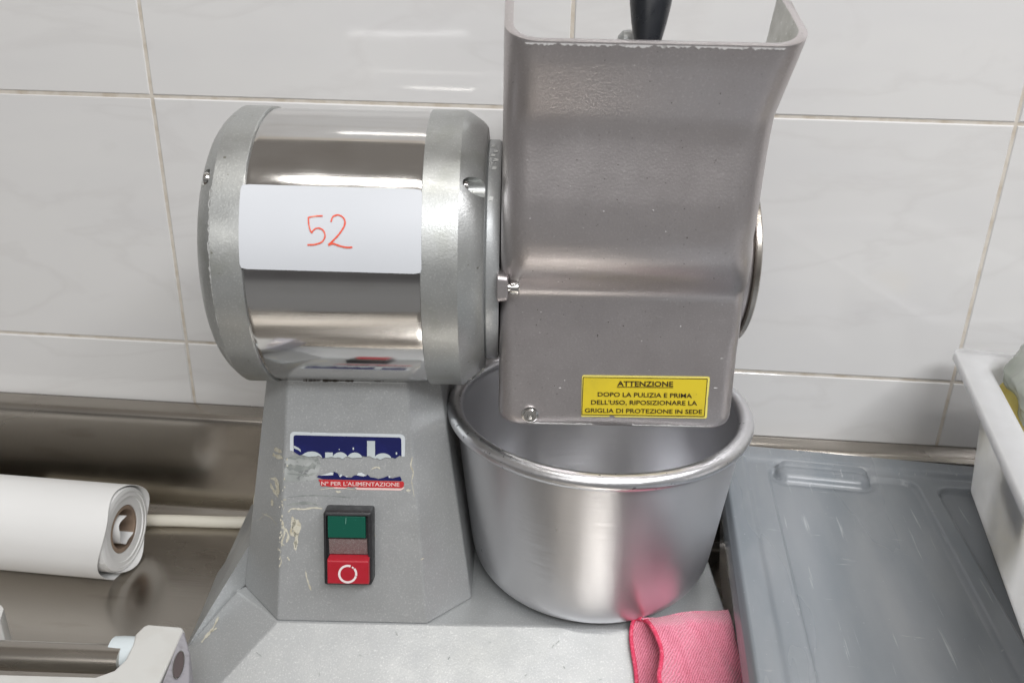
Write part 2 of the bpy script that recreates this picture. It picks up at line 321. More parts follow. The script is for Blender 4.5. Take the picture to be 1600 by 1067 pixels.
#arc = lambda r0, u0, rad, s, a1=90: [(r0-rad+rad*math.cos(a), u0+s*rad*math.sin(a)) for a in np.radians(np.linspace(0, a1, 9))]
lcap = cap([(.060, UL+.0004), (.1034, UL+.0004), (.1037, UL), (.1037, -.2705), (.1010, -.2742), (.0975, -.2780), (.0935, -.2812), (.0885, -.2838), (.0825, -.2855), (.075, -.2862), (.001, -.2865)])
rcap = cap([(.060, UR-.0004), (.1034, UR-.0004), (.1037, UR), (.1037, -.1100), (.1012, -.1052), (.0982, -.1005), (.0950, -.0962), (.0918, -.0938), (.088, -.0932), (.001, -.0932)])
def notch(capo, u, th, side):
    c = Vector((u, -.0960*math.cos(th), ZA+.0960*math.sin(th)))
    cu = mesh('notch_cutter', *lathe([(.0066, -.02*0), (.0066, .03)], 'x', (0, 0, 0), 24), DARK)
    cu.location = c if side > 0 else c-Vector((.03, 0, 0)); cu.parent = root
    md = capo.modifiers.new('notch', 'BOOLEAN'); md.operation = 'DIFFERENCE'; md.object = cu; md.solver = 'EXACT'
    s0 = (-.0005, .004) if side > 0 else (-.004, .0005)
    s = mesh('cap_screw', *lathe([(.0044, s0[0]), (.0050, (s0[0]+s0[1])/2), (.0040, s0[1])], 'x', tuple(c), 18), CHROME, capo, smooth=True)
    s.parent = capo
    return cu
cut = [notch(rcap, -.1085, math.radians(42), 1), notch(rcap, -.1065, math.radians(-58), 1), notch(lcap, -.2745, math.radians(43), -1)]
bpy.context.view_layer.update(); dg = bpy.context.evaluated_depsgraph_get()
for o in (lcap, rcap):
    me = bpy.data.meshes.new_from_object(o.evaluated_get(dg)); o.modifiers.clear(); o.data = me; sharpen(me, 22)
for o in cut: bpy.data.objects.remove(o)
# thin dark seams between barrel and caps
# --- drum: left flange, housing boss, end cover
mesh('flange', *lathe([(.05, -.0935), (.0815, -.0935), (.0830, -.0920), (.0830, -.0850), (.0815, -.0832), (.05, -.0830)], 'x', (0, 0, ZA), 120), PAINT, root, smooth=True, autos=40)
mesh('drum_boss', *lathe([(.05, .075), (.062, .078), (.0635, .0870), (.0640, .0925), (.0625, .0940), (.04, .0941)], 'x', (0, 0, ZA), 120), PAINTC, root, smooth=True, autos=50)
mesh('drum_cover', *lathe([(.04, .0948), (.0640, .0948), (.0652, .0956), (.0652, .0985), (.0640, .0995), (.001, .1012)], 'x', (0, 0, ZA), 120), COUNTER, root, smooth=True, autos=50)
# --- hopper body: profile of the front wall (height, distance forward), extruded round with big corners
prof = [(.2590, -.0840), (.2610, -.0850), (.2660, -.0854), (.285, -.0838), (.310, -.0812), (.330, -.0790), (.345, -.0774), (.353, -.0768), (.3585, -.0775), (.3640, -.0815), (.3700, -.0875), (.3775, -.0935), (.387, -.0985),
        (.399, -.1015), (.412, -.1028), (.426, -.1025), (.440, -.1012), (.453, -.0999), (.463, -.0992), (.470, -.0996), (.4765, -.1012), (.485, -.1042), (.497, -.1084), (.510, -.1128), (.5225, -.1160)]
zq = np.linspace(.2590, .5225, 1000); vq = np.interp(zq, [p[0] for p in prof], [p[1] for p in prof]); sg = 8.0
kk = np.exp(-.5*(np.arange(-40, 41)/sg)**2); kk /= kk.sum()
vs = np.convolve(np.concatenate([2*vq[0]-vq[1:41][::-1], vq, 2*vq[-1]-vq[-41:-1][::-1]]), kk, 'valid')
prof = [(.2590, vs[0]), (.2600, vs[4]), (.2615, vs[9]), (.2635, vs[17])]+[(float(zq[i]), float(vs[i])) for i in range(28, 1000, 12)]+[(.5225, float(vs[-1]))]
def rim(v): return .5225+.40*(v+.116) if v < -.045 else (.515 if v < -.035 else .499)
loops = []
for z, vf in prof:
    rc = .017+.004*min(1, max(0, (z-.30)/.1)); ui = .0
    e0 = max(0, (.2665-z)/.0075); ins = .004*(1-math.sqrt(max(0, 1-e0*e0)))
    u0, u1 = -.0822+ins, .0878-ins-.0030*float(np.interp(z, [.37, .40, .44, .47], [0, 1, .6, 0]))+.0085*max(0, (z-.474)/.0485)*smoothstep(.468, .482, z)
    rc = float(np.interp(z, [.26, .315, .33, .355, .375, .40], [.013, .012, .009, .009, .016, .021]))
    L_ = [(u0, .085), (u0, .04), (u0, -.0)]
    for v in (-.030, -.042, -.048): L_.append((u0, v))
    L_.append((u0, (vf+rc-.048)/2))
    for k in range(9):
        a = math.radians(180+90*k/8); L_.append((u0+rc+rc*math.cos(a), vf+rc+rc*math.sin(a)))
    for k in range(1, 8): L_.append((u0+rc+(u1-u0-2*rc)*k/8, vf))
    for k in range(9):
        a = math.radians(270+90*k/8); L_.append((u1-rc+rc*math.cos(a), vf+rc+rc*math.sin(a)))
    L_.append((u1, (vf+rc-.048)/2))
    for v in (-.048, -.042, -.030, 0, .04, .085): L_.append((u1, v))
    out = []
    for u, v in L_:
        zz = z
        if z > .44:
            s = (z-.44)/(.5225-.44); zz = .44+s*(rim(v)-.44)
        out.append((u, v, zz))
    loops.append(out)
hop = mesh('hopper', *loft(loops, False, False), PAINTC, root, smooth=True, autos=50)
# make normals point outward, then thicken inward
so = hop.modifiers.new('thick', 'SOLIDIFY'); so.thickness = .0055; so.offset = -1; so.use_even_offset = True; so.material_offset = 1; hop.data.materials.append(BARE2)
bv = hop.modifiers.new('bev', 'BEVEL'); bv.width = .0012; bv.segments = 2; bv.limit_method = 'ANGLE'; bv.angle_limit = math.radians(60)
def hv(z): return float(np.interp(z, [p[0] for p in prof], [p[1] for p in prof]))
# small cast lug with its clamping bolt, socket screw below
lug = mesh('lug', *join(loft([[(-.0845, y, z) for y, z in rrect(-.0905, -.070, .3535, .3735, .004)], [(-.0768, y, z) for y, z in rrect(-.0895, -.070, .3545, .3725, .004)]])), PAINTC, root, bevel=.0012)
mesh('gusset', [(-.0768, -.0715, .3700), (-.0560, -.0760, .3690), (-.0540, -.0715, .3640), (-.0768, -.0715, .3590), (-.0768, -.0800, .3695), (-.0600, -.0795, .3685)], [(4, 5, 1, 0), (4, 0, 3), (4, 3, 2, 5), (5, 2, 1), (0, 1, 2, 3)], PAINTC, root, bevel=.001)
bolt = mesh('bolt', *lathe([(.001, -.0772), (.0030, -.0772), (.0030, -.0755), (.0050, -.0752), (.0052, -.0745), (.0052, -.0700), (.0046, -.0694), (.0026, -.0693), (.0024, -.0710), (.0001, -.0710)], 'x', (0, -.0838, .3632), 28), CHROME, root, smooth=True)
zs = MF.hit(828, 647, 1, -.086)
scr = mesh('socket_screw', *lathe([(.0062, hv(zs[2])+.001), (.0062, hv(zs[2])-.0015), (.0048, hv(zs[2])-.0018), (.0046, hv(zs[2])-.0042), (.0026, hv(zs[2])-.0042), (.0024, hv(zs[2])-.0015), (.0001, hv(zs[2])-.0015)], 'y', (zs[0], 0, zs[2]), 24), CHROME, root, smooth=True)
# presser arm and black grip rising behind the hopper lip
def V3(a): return tuple(float(x) for x in a)
hb, ht = MF.hit(1011, 72, 1, -.055), MF.hit(1022, -60, 1, -.040)
mesh('presser_arm', *tube([V3(hb+np.array([0, .035, -.09])), V3(hb+np.array([0, .012, -.03])), V3(hb)], .006, 16), CHROME, root, smooth=True)
kn = MF.hit(984, 66, 1, -.020)
mesh('presser_pivot', *lathe([(.001, -.008), (.004, -.008), (.0072, -.005), (.008, 0), (.0072, .005), (.004, .008), (.001, .008)], 'x', V3(kn), 24), PAINT, root, smooth=True)
gp = [hb*(1-t)+ht*t for t in np.linspace(-.15, 1, 12)]
mesh('grip', *tube([V3(p) for p in gp], [.0068, .0076, .0088, .0100, .0112, .0121, .0130, .0136, .0138, .0134, .0118, .006], 24), BLACK, root, smooth=True)
# --- worn paint: bare metal chips along the hopper lip
def flake_strip(name, pts_top, depth, mt, parent, jitter):
    V, F = [], []
    for i, (p, dn) in enumerate(pts_top):
        V += [p, dn]
    F = [(2*i, 2*i+1, 2*i+3, 2*i+2) for i in range(len(pts_top)-1)]
    return mesh(name, V, F, mt, parent)
random.seed(3)
def lip_chips(u0, u1):
    n = int((u1-u0)/.0012)+2; pts = []
    for i in range(n):
        u = u0+(u1-u0)*i/(n-1); k = .0005+.0014*random.random()**1.6
        if i in (0, n-1): k = .0003
        z1 = .5224-.0008; z0 = z1-k
        pts.append(((u, hv(z1)-.0004, z1), (u, hv(z0)-.0004, z0)))
    return flake_strip('chipped_edge', pts, 0, BARE, hop, 0)
for a, b2 in ((-.070, -.052), (-.050, -.018), (-.0165, .003), (.005, .025), (.027, .058), (.0595, .079)): lip_chips(a, b2)
lb = []
for i in range(60):
    u = -.060+.130*i/59; k = .0005+.0011*random.random()*(1 if i % 7 else .2); z0 = .2600
    lb.append(((u, hv(z0+k)-.0004, z0+k), (u, hv(z0)-.0006, z0)))
flake_strip('chipped_edge', lb[:22], 0, BARE, hop, 0); flake_strip('chipped_edge', lb[34:], 0, BARE, hop, 0)
# ================================================================== flat print helpers
def poly_on(mapf, pts, lift):
    V = [V3(mapf(x, y, lift)) for x, y in pts]
    bm = bmesh.new(); vs = [bm.verts.new(v) for v in V]; bm.faces.new(vs); bmesh.ops.triangulate(bm, faces=bm.faces[:])
    bm.verts.index_update(); r = ([tuple(v.co) for v in bm.verts], [[v.index for v in f.verts] for f in bm.faces]); bm.free(); return r
def text2d(s, bold=.0):
    cu = bpy.data.curves.new('t', 'FONT'); cu.body = s; cu.size = 1; cu.offset = bold; cu.resolution_u = 3
    o = bpy.data.objects.new('t', cu); C.objects.link(o); bpy.context.view_layer.update()
    me = bpy.data.meshes.new_from_object(o.evaluated_get(bpy.context.evaluated_depsgraph_get()))
    P = np.array([v.co[:2] for v in me.vertices]); F = [list(p.vertices) for p in me.polygons]
    bpy.data.objects.remove(o); bpy.data.curves.remove(cu); bpy.data.meshes.remove(me)
    P -= P.min(0); return P, F
def text_on(mapf, s, tl, tr, h, lift, bold=0, hscale=None):
    """text whose box runs from bottom-left tl to bottom-right tr in picture units, h tall"""
    P, F = text2d(s, bold); w_, hh = P.max(0); capH = hscale or hh
    tl, tr = np.array(tl, float), np.array(tr, float); ex = (tr-tl)/w_; pn = np.array([tr[1]-tl[1], -(tr[0]-tl[0])]); pn = pn/np.linalg.norm(pn)*h/capH
    return [V3(mapf(*(tl+ex*p[0]+pn*p[1]), lift)) for p in P], F
def on_col(x, y, lift=0):
    return MF.plane(x, y, p0+EN*lift, EN)
# --- torn maker's badge on the column
def bz(X, Y, lift): return on_col(440+X/7.273, 660+Y/7.273, lift)
tear = [(1400, 385), (1372, 388), (1340, 375), (1315, 392), (1290, 410), (1262, 398), (1240, 405), (1210, 398), (1180, 397), (1150, 408), (1120, 425), (1085, 402), (1060, 412), (1030, 398), (1000, 380), (960, 388), (920, 380), (910, 400), (870, 398), (800, 405), (770, 392), (740, 385), (715, 400), (690, 415), (665, 398), (640, 395), (600, 400), (560, 390), (530, 398), (490, 400), (470, 408), (445, 388), (420, 375), (385, 385), (340, 385), (310, 392), (270, 380), (230, 368), (205, 372), (180, 358), (140, 332), (118, 322), (95, 318)]
badge = mesh('badge', *poly_on(bz, [(95, 160), (99, 130), (118, 110), (150, 103), (325, 110), (332, 122), (345, 111), (495, 114), (520, 118), (900, 122), (1350, 132), (1380, 142), (1398, 160), (1405, 190)]+tear, .0004), STWHITE, root)
tag(badge, 'torn blue and red maker badge')
mesh('badge_print', *poly_on(bz, [(137, 330), (135, 165), (142, 148), (160, 143), (1335, 170), (1352, 176), (1360, 195), (1363, 382)]+tear[2:41], .0007), NAVY, badge)
def arcpts(cx, cy, rx, ry, a0, a1, n=14): return [(cx+rx*math.cos(math.radians(a)), cy-ry*math.sin(math.radians(a))) for a in np.linspace(a0, a1, n)]
def clip(Y, X):  # height of the tear above which print survives
    tx = sorted(tear); return min(Y, float(np.interp(X, [p[0] for p in tx], [p[1] for p in tx]))-1)
def hump(cx, cy, rx, ry, x0, x1):
    top = [(x, cy-ry*math.sqrt(max(0, 1-((x-cx)/rx)**2))) for x in np.linspace(x0, x1, 18)]
    top = [(x, clip(y, x)) for x, y in top]; bot = [(x, clip(999, x)+.5) for x in np.linspace(x1, x0, 18)]
    return top+bot
lets = [hump(340, 420, 126, 92, 216, 464), hump(665, 420, 92, 84, 583, 752), hump(832, 422, 90, 82, 752, 916), hump(1150, 430, 105, 82, 1062, 1245)]
parts = [poly_on(bz, l, .0010) for l in lets]
for x0, x1, yt in ((495, 582, 338), (971, 1062, 207)):
    parts.append(poly_on(bz, [(x0, yt), (x1, yt+2)]+[(x, clip(999, x)+.5) for x in np.linspace(x1, x0, 6)], .0010))
parts.append(poly_on(bz, [(138, 262), (150, 265), (190, 285), (215, 308), (220, 335), (190, 312), (140, 292)], .0010))
for x, y, r in ((655, 305, 9), (815, 296, 16), (1305, 350, 16)): parts.append(poly_on(bz, arcpts(x, y, r*.6, r, 0, 330, 9), .0010))
mesh('badge_lettering', *join(*parts), LETTER, badge)
mesh('badge_print', *poly_on(bz, [(400, 618), (420, 600), (450, 603), (560, 592), (585, 598), (592, 556), (612, 565), (640, 578), (648, 600), (662, 618), (700, 603), (745, 622), (790, 625), (825, 600), (850, 598), (905, 612), (960, 608), (975, 590), (1010, 622), (1060, 628), (1100, 640), (1160, 625), (1212, 606), (1225, 628), (1262, 632), (1300, 622), (1345, 612), (1362, 642), (1362, 662), (1000, 655), (470, 642), (440, 632)], .0006), NAVY, badge)
mesh('badge_lettering', *join(*[poly_on(bz, q, .0009) for q in ([(440, 600), (500, 585), (560, 566), (588, 572), (585, 596), (520, 600)], [(655, 612), (672, 585), (690, 592), (670, 622)], [(855, 598), (870, 572), (910, 568), (960, 600), (930, 612)], [(720, 605), (760, 612), (740, 622)], [(1215, 604), (1240, 612), (1232, 628), (1216, 626)])]), STWHITE, badge)
mesh('badge_red_band', *poly_on(bz, [(418, 645), (480, 646), (700, 652), (1382, 668), (1392, 690), (1388, 725), (1362, 744), (880, 736), (840, 728), (800, 735), (760, 728), (720, 738), (560, 730), (500, 722), (455, 724), (436, 700), (440, 680), (424, 665)], .0006), REDP, badge)
mesh('badge_border', *join(poly_on(bz, [(582, 736), (640, 732), (700, 735), (745, 742), (720, 752), (600, 750)], .0005), poly_on(bz, [(835, 738), (880, 739), (1362, 748), (1392, 728), (1388, 752), (1350, 772), (1200, 768), (860, 763), (842, 752)], .0005)), PINKW, badge)
mesh('badge_lettering', *text_on(bz, "N\u00ba PER L'ALIMENTAZIONE", (450, 714), (1338, 727), 47, .0009, .012), PINKW, badge)
# --- switch
HS = .0145
def on_sw(x, y, lift=0): return on_col(x, y, HS+lift)
def slocal(x, y, h):
    p = on_col(x, y, h); q = p-(p0+EN*h); return float(q[0]), float(q@ES)
sw = tag(empty('switch'), 'green and red push button switch in a black housing'); sw.parent = root
def sbox(name, x0, x1, s0, s1, h0, h1, mt, parent, bev=.0012, taper=0, top_in=0):
    r = []
    for h, t in ((h0, 0), (h1, taper)):
        r.append([V3(p0+EN*h+ES*s+np.array([x, 0, 0])) for x, s in ((x0+t, s0+t), (x1-t, s0+t), (x1-t, s1-t-(top_in if h == h1 else 0)), (x0+t, s1-t-(top_in if h == h1 else 0)))])
    return mesh(name, *loft(r), mt, parent, bevel=bev, seg=3)
xL, sT = slocal(507, 801, HS); xR, sB = slocal(578, 914, HS); xR2 = slocal(583, 905, HS)[0]
# housing as a frame: back plate + four walls
r_o = lambda h, g: [V3(p0+EN*h+ES*s+np.array([x, 0, 0])) for x, s in rrect(xL-.0012-g, xR+.0016+g, sB-.0005-g, sT+.001+g, .002, 4)]
r_i = lambda h, g=0: [V3(p0+EN*h+ES*s+np.array([x, 0, 0])) for x, s in rrect(xL+.0010+g, xR-.0010-g, sB+.0012+g, sT-.0020-g, .0012, 4)]
mesh('housing', *loft([r_o(-.001, .0002), r_o(HS*.6, .0), r_o(HS-.0008, -.0002), r_o(HS, -.0009), r_i(HS), r_i(HS-.0035)], True, True), SWB, sw, smooth=True, autos=45)
gx0, gs1 = slocal(509, 803, HS); gx1, gs0 = slocal(573, 841, HS)
sbox('green_button', gx0+.0012, gx1-.0010, gs0, gs1-.0016, HS-.0036, HS-.0004, GREEN, sw, .0004)
lx0, ls1 = slocal(512, 842, HS); lx1, ls0 = slocal(575, 868, HS)
r = [[V3(p0+EN*h+ES*s+np.array([x, 0, 0])) for x, s in ((lx0+.0006, ls0), (lx1-.0008, ls0), (lx1-.0008, ls1-.0003), (lx0+.0006, ls1-.0003))] for h in (HS-.0036, )]
r.append([V3(p0+EN*h+ES*s+np.array([x, 0, 0])) for x, s, h in ((lx0+.0006, ls0, HS-.003), (lx1-.0008, ls0, HS-.003), (lx1-.0008, ls1-.0003, HS-.0012), (lx0+.0006, ls1-.0003, HS-.0012))])
mesh('indicator_lens', *loft(r), LENS, sw)
HR = .0205
mesh('start_mark', *poly_on(lambda x, y, l: on_sw(x, y, l), [(540.0, 808.5), (541.2, 808.6), (541.0, 813), (540.6, 818.5), (539.4, 818.0), (539.8, 812)], .0001), mat('worn_green_mark', (.10, .25, .20), .5), sw)
rx0, rs0 = slocal(511, 912, HR); rx1, rs1 = slocal(576, 877, HR)
rb = [[V3(p0+EN*h+ES*s+np.array([x, 0, 0])) for x, s in ((rx0+g, rs0+g), (rx1-g, rs0+g), (rx1-g, rs1-g+e), (rx0+g, rs1-g+e))] for h, g, e in ((HS-.0036, .0003, .0018), (HR-.0012, 0, .0006), (HR, .0005, 0))]
mesh('red_button', *loft(rb), RED, sw, bevel=.0006, seg=3)
def on_red(x, y, lift): return on_col(x, y, HR+lift)
cxr, cyr = 480+422/6.67, 770+843/6.67
def ring(a0, a1, ro=15.0, ri=11.6):
    o_ = [(cxr+ro*math.cos(math.radians(a)), cyr-ro*.97*math.sin(math.radians(a))) for a in np.linspace(a0, a1, 20)]
    i_ = [(cxr+ri*math.cos(math.radians(a)), cyr-ri*.97*math.sin(math.radians(a))) for a in np.linspace(a0, a1, 20)]
    V = [V3(on_red(x, y, .0003)) for x, y in o_+i_]; return V, [(k, k+1, 21+k, 20+k) for k in range(19)]
mesh('ring_mark', *join(ring(70, 345), ring(-12, 40), ring(45, 60, 14.2, 11.8)), WHITEP, sw)
# --- number card bent over the barrel
cr_ = .1040
def on_card(X, Y, lift=0):   # X, Y in 0..1 over the card
    th = math.radians(38.4-30.6*Y-.5*(X-.5)); u = -.2516+(.1178)*X+.0006*Y
    r_ = cr_+lift+.0014*math.sin(PI*Y)*0+.0005*abs(X-.5)
    return (u, -r_*math.cos(th), ZA+r_*math.sin(th))
nx, ny = 24, 16
def cardgrid(lift):
    V = []
    for j in range(ny+1):
        for i in range(nx+1):
            X, Y = i/nx, j/ny
            dx, dy = min(X, 1-X)*.118, min(Y, 1-Y)*.055; rc = .0025
            if dx < rc and dy < rc:
                k = math.hypot(rc-dx, rc-dy)
                if k > rc:
                    f = rc/k; ndx, ndy = rc-(rc-dx)*f, rc-(rc-dy)*f
                    X = ndx/.118 if X < .5 else 1-ndx/.118; Y = ndy/.055 if Y < .5 else 1-ndy/.055
            V.append(on_card(X, Y, lift))
    return V, [(j*(nx+1)+i, j*(nx+1)+i+1, (j+1)*(nx+1)+i+1, (j+1)*(nx+1)+i) for j in range(ny) for i in range(nx)]
card = mesh('number_card', *cardgrid(0), CARD, root, smooth=True); sheet_thick(card, .0003)
tag(card, 'white card with 52 in red marker')
def stroke(pts, w0, w1):
    P = catmull([(x, y, 0) for x, y in pts], 8); V = []
    for i, p in enumerate(P):
        d = P[min(i+1, len(P)-1)]-P[max(i-1, 0)]; d = d/(np.linalg.norm(d)+1e-9); n_ = np.array([-d[1], d[0]])
        ww = (w0+(w1-w0)*i/len(P))*(.8+.35*random.random()); 
        for s in (-1, 1):
            q = p[:2]+n_*s*ww/2; V.append(on_card((q[0]-375)/281, (q[1]-292.5)/128, .0006))
    return V, [(2*i, 2*i+1, 2*i+3, 2*i+2) for i in range(len(P)-1)]
mesh('handwritten_number', *join(stroke([(504, 338.5), (494, 339), (484, 341), (482, 342)], 2.0, 2.6), stroke([(482, 341), (483, 352), (486, 362), (489, 364)], 2.2, 2.2), stroke([(487, 363), (495, 357), (504, 359), (508, 368), (503, 377), (492, 381), (481, 382)], 2.2, 2.6),
     stroke([(517, 347), (520, 339), (529, 336.5), (537, 342), (538, 351), (531, 363), (521, 374), (513, 381)], 2.2, 2.8), stroke([(513, 381.5), (520, 379), (530, 382), (541, 384), (550, 383.5)], 3.0, 2.4)), MARK, card)
# --- yellow warning label on the hopper (a plane laid on the flat lower front)
za, zb_ = .268, .300
q0 = np.array([0, hv(za), za]); q1 = np.array([0, hv(zb_), zb_]); es = (q1-q0)/np.linalg.norm(q1-q0); en = np.array([0, -es[2], es[1]])
def on_hop(X, Y, lift): return MF.plane(880+X/6.154, 570+Y/6.154, q0+en*(lift+.0006), en)
wl = mesh('warning_label', *poly_on(on_hop, [(172, 488), (180, 120), (186, 106), (198, 100), (1395, 115), (1408, 122), (1410, 135), (1396, 300), (1388, 322), (1392, 345), (1382, 500), (1376, 512), (1364, 515), (1000, 508), (500, 502), (485, 488), (455, 484), (440, 500), (190, 498), (178, 496)], .0000), YEDGE, hop)
wl.parent = hop; so = wl.modifiers.new('s', 'SOLIDIFY'); so.thickness = .0003; tag(wl, 'yellow warning label with black capitals')
def frame(o4, i4, lift):
    V = [V3(on_hop(x, y, lift)) for x, y in o4+i4]; return V, [(k, (k+1) % 4, 4+(k+1) % 4, 4+k) for k in range(4)]
# print layers of the label are joined with it through one object each
def lpart(name, geo, mt): return mesh(name, *geo, mt, hop)
lpart('label_field', poly_on(on_hop, [(194, 120), (1385, 137), (1356, 494), (180, 477)], .0004), YELLOW)
lpart('label_frame', frame([(190, 116), (1390, 132), (1360, 499), (176, 481)], [(196, 122), (1383, 139), (1354, 492), (183, 475)], .0006), INK)
tx = [text_on(on_hop, 'ATTENZIONE', (520, 205), (1058, 210), 50, .0008, .02), poly_on(on_hop, [(518, 210), (1058, 215), (1058, 221), (518, 216)], .0008)]
for s, a, b2 in (('DOPO LA PULIZIA E PRIMA', (332, 304), (1238, 318)), ):
    tx.append(text_on(on_hop, s, a, b2, 43, .0008, .014))
tx.append(text_on(on_hop, "DELL'USO, RIPOSIZIONARE LA", (268, 388), (1288, 396), 52, .0008, .014))
tx.append(text_on(on_hop, 'GRIGLIA DI PROTEZIONE IN SEDE', (208, 458), (1336, 472), 42, .0008, .014))
lpart('label_lettering', join(*tx), INK)
# --- residue, scratches and scuffs on the column (zoom units of the column view)
def cz(X, Y, lift=.0003): return on_col(360+X/2.54, 580+Y/2.54, lift)
def streak(path, w, lift=.0003, mp=cz):
    P = catmull([(x, y, 0) for x, y in path], 5); V = []
    for i, p in enumerate(P):
        d = P[min(i+1, len(P)-1)]-P[max(i-1, 0)]; d = d/(np.linalg.norm(d)+1e-9); ww = w*(.35+random.random())*(1 if 0 < i < len(P)-1 else .2)
        for s in (-1, 1): V.append(V3(mp(p[0]-d[1]*s*ww/2, p[1]+d[0]*s*ww/2, lift)))
    return V, [(2*i, 2*i+1, 2*i+3, 2*i+2) for i in range(len(P)-1)]
def blob(cx, cy, rx, ry, lift=.0003, mp=cz, n=16):
    return poly_on(mp, [(cx+rx*math.cos(a)*(.65+.5*random.random()), cy+ry*math.sin(a)*(.65+.5*random.random())) for a in np.linspace(0, 2*PI, n, endpoint=False)], lift)
rs = [streak([(228, 560), (245, 545), (290, 547), (330, 541), (366, 545)], 7), streak([(245, 575), (250, 600), (240, 640), (262, 650), (258, 700)], 16), blob(262, 620, 18, 38), blob(258, 690, 9, 22),
      streak([(205, 590), (215, 640), (203, 680), (215, 690)], 8), streak([(215, 620), (230, 650), (222, 680)], 9), streak([(298, 790), (305, 825), (320, 868)], 7), streak([(722, 340), (716, 375), (726, 400), (720, 430)], 5), streak([(196, 730), (202, 755), (192, 778)], 4),
      streak([(718, 430), (730, 500)], 4), streak([(225, 735), (236, 752)], 6), streak([(755, 748), (768, 740)], 4), blob(706, 472, 9, 6), blob(570, 652, 6, 7), blob(428, 478, 12, 5), streak([(350, 470), (420, 462), (500, 470)], 3.5), streak([(560, 388), (580, 380), (595, 386)], 7)]
mesh('dried_residue', *join(*rs), FLAKE, root)['kind'] = 'stuff'
sc = [streak([(225, 345), (300, 340), (350, 352)], 18, .0002), streak([(222, 378), (290, 385), (340, 372)], 22, .0002), streak([(225, 405), (300, 412), (345, 402)], 10, .0002), streak([(225, 530), (300, 522), (345, 530)], 12, .0002), streak([(225, 500), (330, 492), (480, 500)], 5, .0002)]
mesh('scuffed_patch', *join(*sc), SCUFF, root)['kind'] = 'stuff'
# left facet plane of the column
fa, fb, fc = [np.array(p) for p in ((-.2562, -.0906, .0802), (-.2948, -.0487, .0802), (-.2440, -.0450, .2725))]
fn = np.cross(fb-fa, fc-fa); fn /= np.linalg.norm(fn); fn *= -1 if fn[1] > 0 else 1
def lf(X, Y, lift=.0003): return MF.plane(360+X/2.54, 580+Y/2.54, fa+fn*lift, fn)
rs = [streak([(138, 275), (165, 300), (205, 322)], 14, .0004, lf), streak([(130, 300), (170, 330), (208, 345)], 18, .0004, lf), streak([(120, 400), (145, 425), (180, 430), (190, 490)], 12, .0004, lf), streak([(150, 440), (165, 460), (190, 500)], 10, .0004, lf), streak([(165, 505), (166, 535)], 12, .0004, lf),
      streak([(128, 330), (118, 370), (120, 420)], 5, .0004, lf), streak([(120, 560), (160, 580), (185, 610)], 2.5, .0004, lf), streak([(100, 470), (90, 530)], 4, .0004, lf), streak([(110, 590), (150, 560)], 2, .0004, lf)]
mesh('dried_residue', *join(*rs), FLAKE, root)['kind'] = 'stuff'
# chips on the slanted corner of the base
bn = np.cross(np.array(Vb[8])-np.array(Vb[0]), np.array(Vb[9])-np.array(Vb[0])); bn /= np.linalg.norm(bn); bn *= -1 if bn[2] < 0 else 1
def bf(X, Y, lift=.0003): return MF.plane(X/2.284, 600+Y/2.284, np.array(Vb[0])+bn*lift, bn)
rs = [streak([(780, 828), (760, 870), (735, 900), (718, 922)], 9, .0005, bf), streak([(775, 868), (750, 885)], 8, .0005, bf), streak([(828, 945), (845, 960), (850, 985)], 10, .0005, bf), blob(858, 965, 14, 9, .0005, bf), streak([(905, 980), (930, 1000)], 3, .0005, bf)]
mesh('dried_residue', *join(*rs), FLAKE, root)['kind'] = 'stuff'
# crumbs on the front slope
fnn = np.array([0, -.487, .8735]); fnn /= np.linalg.norm(fnn)
def ff(x, y, lift=.0003): return MF.plane(x, y, np.array([0, -.0906, .08])+fnn*lift, fnn)
cm = [streak([(x, y), (x+dx, y+dy)], 1.4, .0004, ff) for x, y, dx, dy in ((618, 985, 3, 8), (862, 1012, 4, -6), (868, 1006, 6, -6), (700, 1030, 3, -5), (560, 1022, 5, 1), (880, 1040, 3, 4), (935, 1062, 6, -2), (400, 1018, 9, 7), (764, 1002, 3, 1), (498, 1050, 2, 4), (820, 1055, 4, -3), (950, 990, 4, 2))]
mesh('crumbs', *join(*cm), SCUFF, root)['kind'] = 'stuff'
def patch_cap(u0, th, ru, rt, n=14, r0=.1039):
    V = [(u0+ru*math.cos(a)*(.6+.6*random.random()), th+rt*math.sin(a)*(.6+.6*random.random())) for a in np.linspace(0, 2*PI, n, endpoint=False)]
    P_ = [(u0, -r0*math.cos(math.radians(th)), ZA+r0*math.sin(math.radians(th)))]+[(u, -r0*math.cos(math.radians(t_)), ZA+r0*math.sin(math.radians(t_))) for u, t_ in V]
    return P_, [(0, k+1, (k+1) % n+1) for k in range(n)]
random.seed(21)
WORN = mat('worn_pale_edge', (.66, .67, .66), .5, .3, noise=[(300, (.45, .46, .44), .5, .62)], bump=(300, .3))
ws = []
for i in range(60):
    t_ = math.radians(38-i*1.0); k = random.uniform(.1, 1) if i % 9 else .05; ua, ub = -.2706, -.2706-.0022*k*(1-i/80)
    rb_2 = .1037-(.2705+ub)*-.73*-1 if False else .1037-(-.2705-ub)*.73
    ws += [(ua+.0012*k*(1-i/60), -.10385*math.cos(t_), ZA+.10385*math.sin(t_)), (ub, -(rb_2+.0002)*math.cos(t_), ZA+(rb_2+.0002)*math.sin(t_))]
mesh('worn_edge', ws, [(2*i, 2*i+1, 2*i+3, 2*i+2) for i in range(59)], WORN, lcap)
